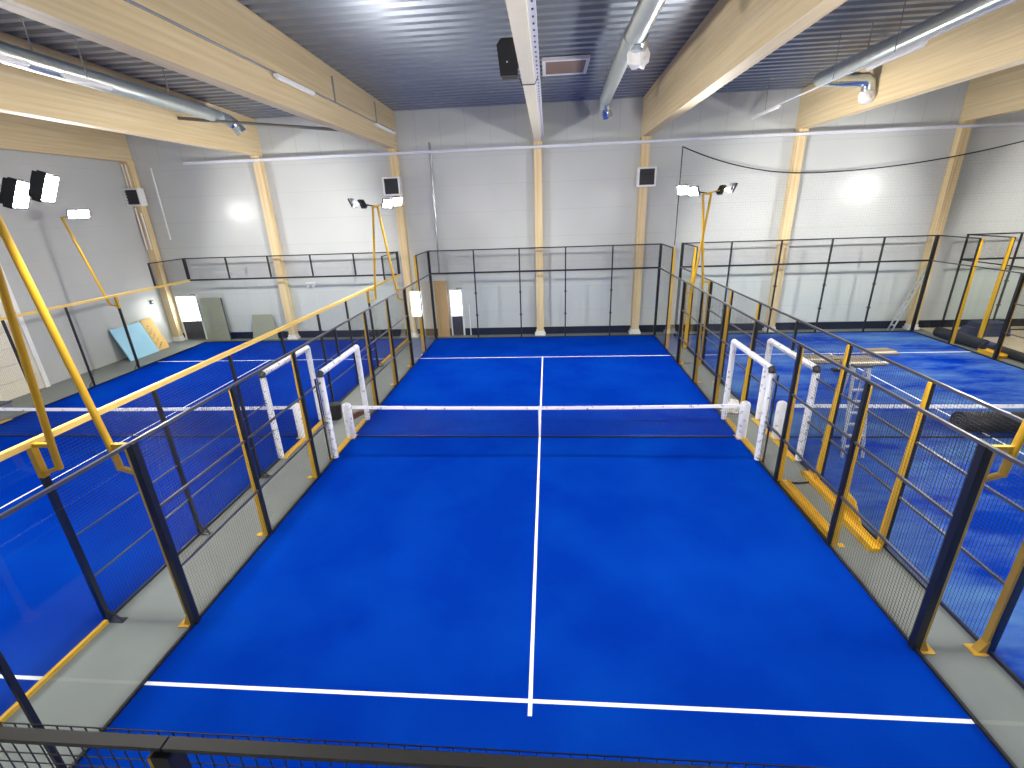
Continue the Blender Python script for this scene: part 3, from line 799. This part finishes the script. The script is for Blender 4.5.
t = thing('door_leaf', (-16.1, 10.5, 0), 'olive grey panel standing against the end wall beside the corner door', 'panel')
b = MB().hexa([(-16.62, 10.42, 0), (-15.42, 10.42, 0), (-15.42, 10.47, 0), (-16.62, 10.47, 0)], [(-16.62, 10.58, 2.05), (-15.55, 10.58, 2.05), (-15.55, 10.63, 2.05), (-16.62, 10.63, 2.05)])
part(b, 'sheet', M_OLIVE, t)
part(MB().bar((-15.40, 10.43, 0), (-15.53, 10.59, 2.05), .03, .05), 'edge_strip', M_GRILLE, t, 'dark edge strip')
t = thing('board', (-13.8, 10.5, 0), 'small olive board standing against the end wall behind the left court', 'board')
part(MB().hexa([(-14.25, 10.42, 0), (-12.95, 10.42, 0), (-12.95, 10.45, 0), (-14.25, 10.45, 0)], [(-14.15, 10.6, 1.2), (-13.15, 10.6, 1.2), (-13.15, 10.63, 1.2), (-14.15, 10.63, 1.2)]), 'sheet', M_OLIVE, t)
t = thing('plywood_sheet', (-4.75, 10.5, 0), 'tall tan plywood sheet upright beside the narrow lit door', 'board')
part(box(-5.0, -4.42, 10.44, 10.47, 0, 2.62), 'sheet', M_TAN, t)
part(box(-5.0, -4.42, 10.47, 10.56, .3, .38).box(-5.0, -4.42, 10.47, 10.56, 2.2, 2.28), 'batten', M_TAN, t)

# bucket beside the left gate
bx, by = -6.0, 1.22
t = thing('waste_bucket', (bx, by, 0), 'black bucket standing in the corridor by the left padded gate', 'bucket')
b = MB().tube([(bx, by, .0), (bx, by, .22), (bx, by, .45), (bx, by, .47), (bx, by, .46), (bx, by, .06)], .2, 24, radii=[.165, .18, .195, .21, .18, .155])
part(b, 'body', M_BUCKET, t, None, True)
part(MB().tube([(bx + .21 * math.cos(a), by - .03 - .10 * math.sin(a), .44 - .16 * math.sin(a)) for a in [math.pi * k / 10 for k in range(11)]], .008, 6), 'bail_handle', M_BLACK, t, None, True)
t = thing('wood_block', (-5.35, 1.35, 0), 'dark brown wooden block on the corridor floor behind the left net post', 'wood block')
b = MB().bar((-5.55, 1.05, .06), (-5.3, 1.62, .06), .14, .12); part(b, 'block', M_BROWN, t)
part(MB().bar((-5.48, 1.12, .135), (-5.36, 1.42, .135), .06, .03), 'cleat', M_BROWN, t)

# crumpled plastic beside the right gate
t = thing('plastic_wrap', (5.42, 1.72, 0), 'crumpled white plastic wrapping on the corridor floor by the right gate', 'plastic')
b = MB(); r3 = random.Random(11); R_ = 14
for j in range(7):
    ph = math.pi / 2 * j / 6
    for k in range(R_):
        a = 2 * math.pi * k / R_
        rad = .24 * math.cos(ph) * (1 + r3.uniform(-.25, .25)) + .01
        b.v.append((5.42 + rad * math.cos(a) * 1.1, 1.72 + rad * math.sin(a), max(0, .30 * math.sin(ph) * (1 + r3.uniform(-.2, .2)))))
for j in range(6):
    for k in range(R_):
        b.f.append((j * R_ + k, j * R_ + (k + 1) % R_, (j + 1) * R_ + (k + 1) % R_, (j + 1) * R_ + k)); b.mi.append(0)
b.f.append(tuple(6 * R_ + k for k in range(R_))); b.mi.append(0)
part(b, 'sheet', M_WRAP, t)

# loose yellow steel channels in the right corridor
def channel(p, q, label, wd=.15, h=.07):
    t = thing('steel_channel', ((p[0] + q[0]) / 2, (p[1] + q[1]) / 2, 0), label, 'steel beam', 'loose yellow steel channels')
    part(MB().bar((p[0], p[1], h / 2 + .005), (q[0], q[1], h / 2 + .005), wd, h), 'web', M_YEL, t)
    d = (Vector((q[0], q[1], 0)) - Vector((p[0], p[1], 0))).normalized(); s = Vector((-d.y, d.x, 0)) * (wd / 2)
    e = Vector((p[0], p[1], h / 2 + .03)); f = Vector((q[0], q[1], h / 2 + .03))
    part(MB().bar(e + s, f + s, .012, h + .05).bar(e - s, f - s, .012, h + .05), 'flange', M_YEL, t)
channel((5.13, -2.1), (5.14, -3.85), 'loose yellow steel channel beside the middle court posts, left one')
channel((5.74, -1.7), (5.74, -2.9), 'loose yellow steel channel at the foot of the sandy court fence')
channel((5.66, -3.0), (5.66, -4.15), 'bright yellow steel channel lying nearest the heavy black post', .17)
t = thing('gusset_plate', (5.8, -3.1, 0), 'yellow triangular gusset leaning by the sandy court fence foot', 'steel plate')
part(MB().hexa([(5.80, -2.7, 0), (5.84, -2.7, 0), (5.84, -3.55, 0), (5.80, -3.55, 0)], [(5.82, -2.75, .42), (5.85, -2.75, .42), (5.85, -3.2, .36), (5.82, -3.2, .36)]), 'plate', M_YEL, t)
part(box(5.785, 5.80, -3.0, -2.9, .1, .2), 'lug', M_YEL, t)
channel((16.25, 6.95), (16.25, 6.1), 'short yellow steel channel among the dark rolls at far right', .3, .1)

# rolls
def roll(name, p, q, r, m, label, sag=0.0):
    t = thing(name, ((p[0] + q[0]) / 2, (p[1] + q[1]) / 2, p[2] - r), label, 'roll', 'dark rolls of covering')
    P, Q = Vector(p), Vector(q); N = 14
    part(MB().tube([P.lerp(Q, i / N) for i in range(N + 1)], r, 22, radii=[r * (1 + .02 * math.sin(i * 2.3)) for i in range(N + 1)]), 'roll_body', m, t, None, True)
    d = (P - Q).normalized(); s = d.cross(Vector((0, 0, 1))); u = s.cross(d)
    sp = []
    for k in range(46):
        a = k * .42; rr_ = r * (.12 + .83 * k / 45)
        sp.append(P + d * .006 + s * rr_ * math.cos(a) + u * rr_ * math.sin(a))
    part(MB().tube(sp, .011, 5), 'spiral_end', M_GRILLE, t, 'dark grey spiral end')
    return t
roll('turf_roll', (10.33, .34, .275), (13.2, .32, .275), .26, M_RUBBER, 'fat black roll lying along the net of the sandy court')
roll('turf_roll', (16.45, 7.15, .21), (16.33, 9.2, .21), .20, M_RUBBER, 'black roll beyond the sandy court fence, stubby one with its end facing us')
roll('turf_roll', (16.70, 6.9, .17), (16.70, 9.0, .17), .15, M_NAVY, 'slim dark navy roll lying beside the stubby black roll')
roll('turf_roll', (16.5, 3.2, .16), (16.62, 6.7, .16), .15, M_RUBBER, 'long low black roll at the right edge of the view')
t = thing('covered_pallet', (18.3, 9.4, 0), 'dark navy wrapped bundle before the end wall at far right', 'bundle')
b = MB().hexa([(17.65, 8.95, .02), (18.95, 8.95, .02), (18.95, 9.7, .02), (17.65, 9.7, .02)], [(17.75, 9.0, .55), (18.85, 9.0, .55), (18.85, 9.62, .55), (17.75, 9.62, .55)])
b.hexa([(17.4, 9.05, .02), (17.66, 9.05, .02), (17.66, 9.6, .02), (17.4, 9.6, .02)], [(17.5, 9.1, .36), (17.7, 9.1, .36), (17.7, 9.55, .36), (17.5, 9.55, .36)])
part(b, 'cover', M_NAVY, t); part(box(17.7, 18.9, 9.0, 9.65, 0, .02), 'pallet_board', M_TIMBER, t)

# stacks of boards on the sandy court
def planks(cx, cy, L, n, label, ang=0, w_=.16, lay=2):
    t = thing('plank_stack', (cx, cy, .0165), label, 'stack of planks')
    rr_ = random.Random(int(cx * 10))
    z = .0165
    for j in range(lay):
        for k in range(n):
            o = (k - (n - 1) / 2) * (w_ + .02)
            l2 = L * rr_.uniform(.85, 1.0); sh = rr_.uniform(-.08, .08) * L
            d = Vector((math.cos(ang), math.sin(ang), 0)); s = Vector((-d.y, d.x, 0))
            c = Vector((cx, cy, z + .03)) + s * o + d * sh
            part(MB().bar(c - d * l2 / 2, c + d * l2 / 2, w_, .05), 'plank', M_TIMBER if (k + 2 * j) % 6 != 2 else M_CREAM, t)
        z += .06
planks(10.2, 6.15, 1.35, 6, 'left stack of grey brown planks lying flat on the sandy court', -.05, .15, 1)
planks(11.25, 5.85, 1.4, 5, 'right stack of planks with a dark underside on the sandy court', .03, .17, 2)
planks(12.65, 6.9, 1.1, 4, 'small heap of planks on the service line of the sandy court', .05, .14, 2)
t = thing('cutter_tool', (10.2, 4.9, .0165), 'small dark tool lying on the sandy court above the step ladder', 'tool')
part(MB().bar((9.9, 4.95, .06), (10.5, 4.85, .06), .22, .08), 'body', M_RUBBER, t); part(MB().bar((10.05, 4.9, .12), (10.35, 4.86, .2), .04, .04), 'handle', M_ALU, t)

# step ladder on the right court
def step_ladder(base, dirv, H, spread, wd, label, steps, platform=True, rear=True):
    """dirv: horizontal direction from front feet to rear feet"""
    t = thing('step_ladder', base, label, 'ladder', 'aluminium ladders')
    B = Vector(base); d = Vector(dirv).normalized(); s = Vector((-d.y, d.x, 0))
    top = B + d * spread * .5 + Vector((0, 0, H))
    for sg in (-1, 1):
        part(MB().bar(B + s * sg * wd / 2, top + s * sg * wd * .36, .06, .035, up=d), 'stile', M_ALU, t)
        if rear: part(MB().bar(B + d * spread + s * sg * wd / 2, top + d * .08 + s * sg * wd * .36, .05, .03, up=d), 'rear_leg', M_ALU, t)
    for k in range(1, steps + 1):
        f = k / (steps + 1); c = B.lerp(top, f); hw = (wd / 2) * (1 - f) + wd * .36 * f
        part(MB().bar(c - s * hw, c + s * hw, .09, .03), 'step', M_ALU, t)
    if platform:
        part(MB().bar(top - s * wd * .42 + Vector((0, 0, .02)), top + s * wd * .42 + Vector((0, 0, .02)), .16, .05), 'top_cap', M_GRILLE, t, 'dark top cap')
step_ladder((7.12, -1.0, .0165), (0, 1, 0), 2.05, .8, .44, 'aluminium step ladder standing on the sandy court behind the yellow posts', 7)
step_ladder((15.12, 10.19, 0), (1, 0, 0), 2.6, 1.7, .26, 'tall aluminium ladder leaning by the end wall beside the far right column', 9, False, False)

# bench box by the left wall
t = thing('equipment_box', (-17.0, 1.3, 0), 'small grey box beside the net of the left court', 'box')
part(box(-17.3, -16.8, 1.05, 1.6, 0, .4), 'body', M_PIPE, t); part(box(-17.33, -16.77, 1.02, 1.63, .4, .44), 'lid', M_GRILLE, t)

tag(MB().tube([(4.95 + .1 * i, -2.06 + .02 * math.sin(i), .02) for i in range(10)], .018, 6).build('floor_cable', M_BLACK, None, True), 'short dark cable crossing the right corridor floor', 'cable', kind='thing')
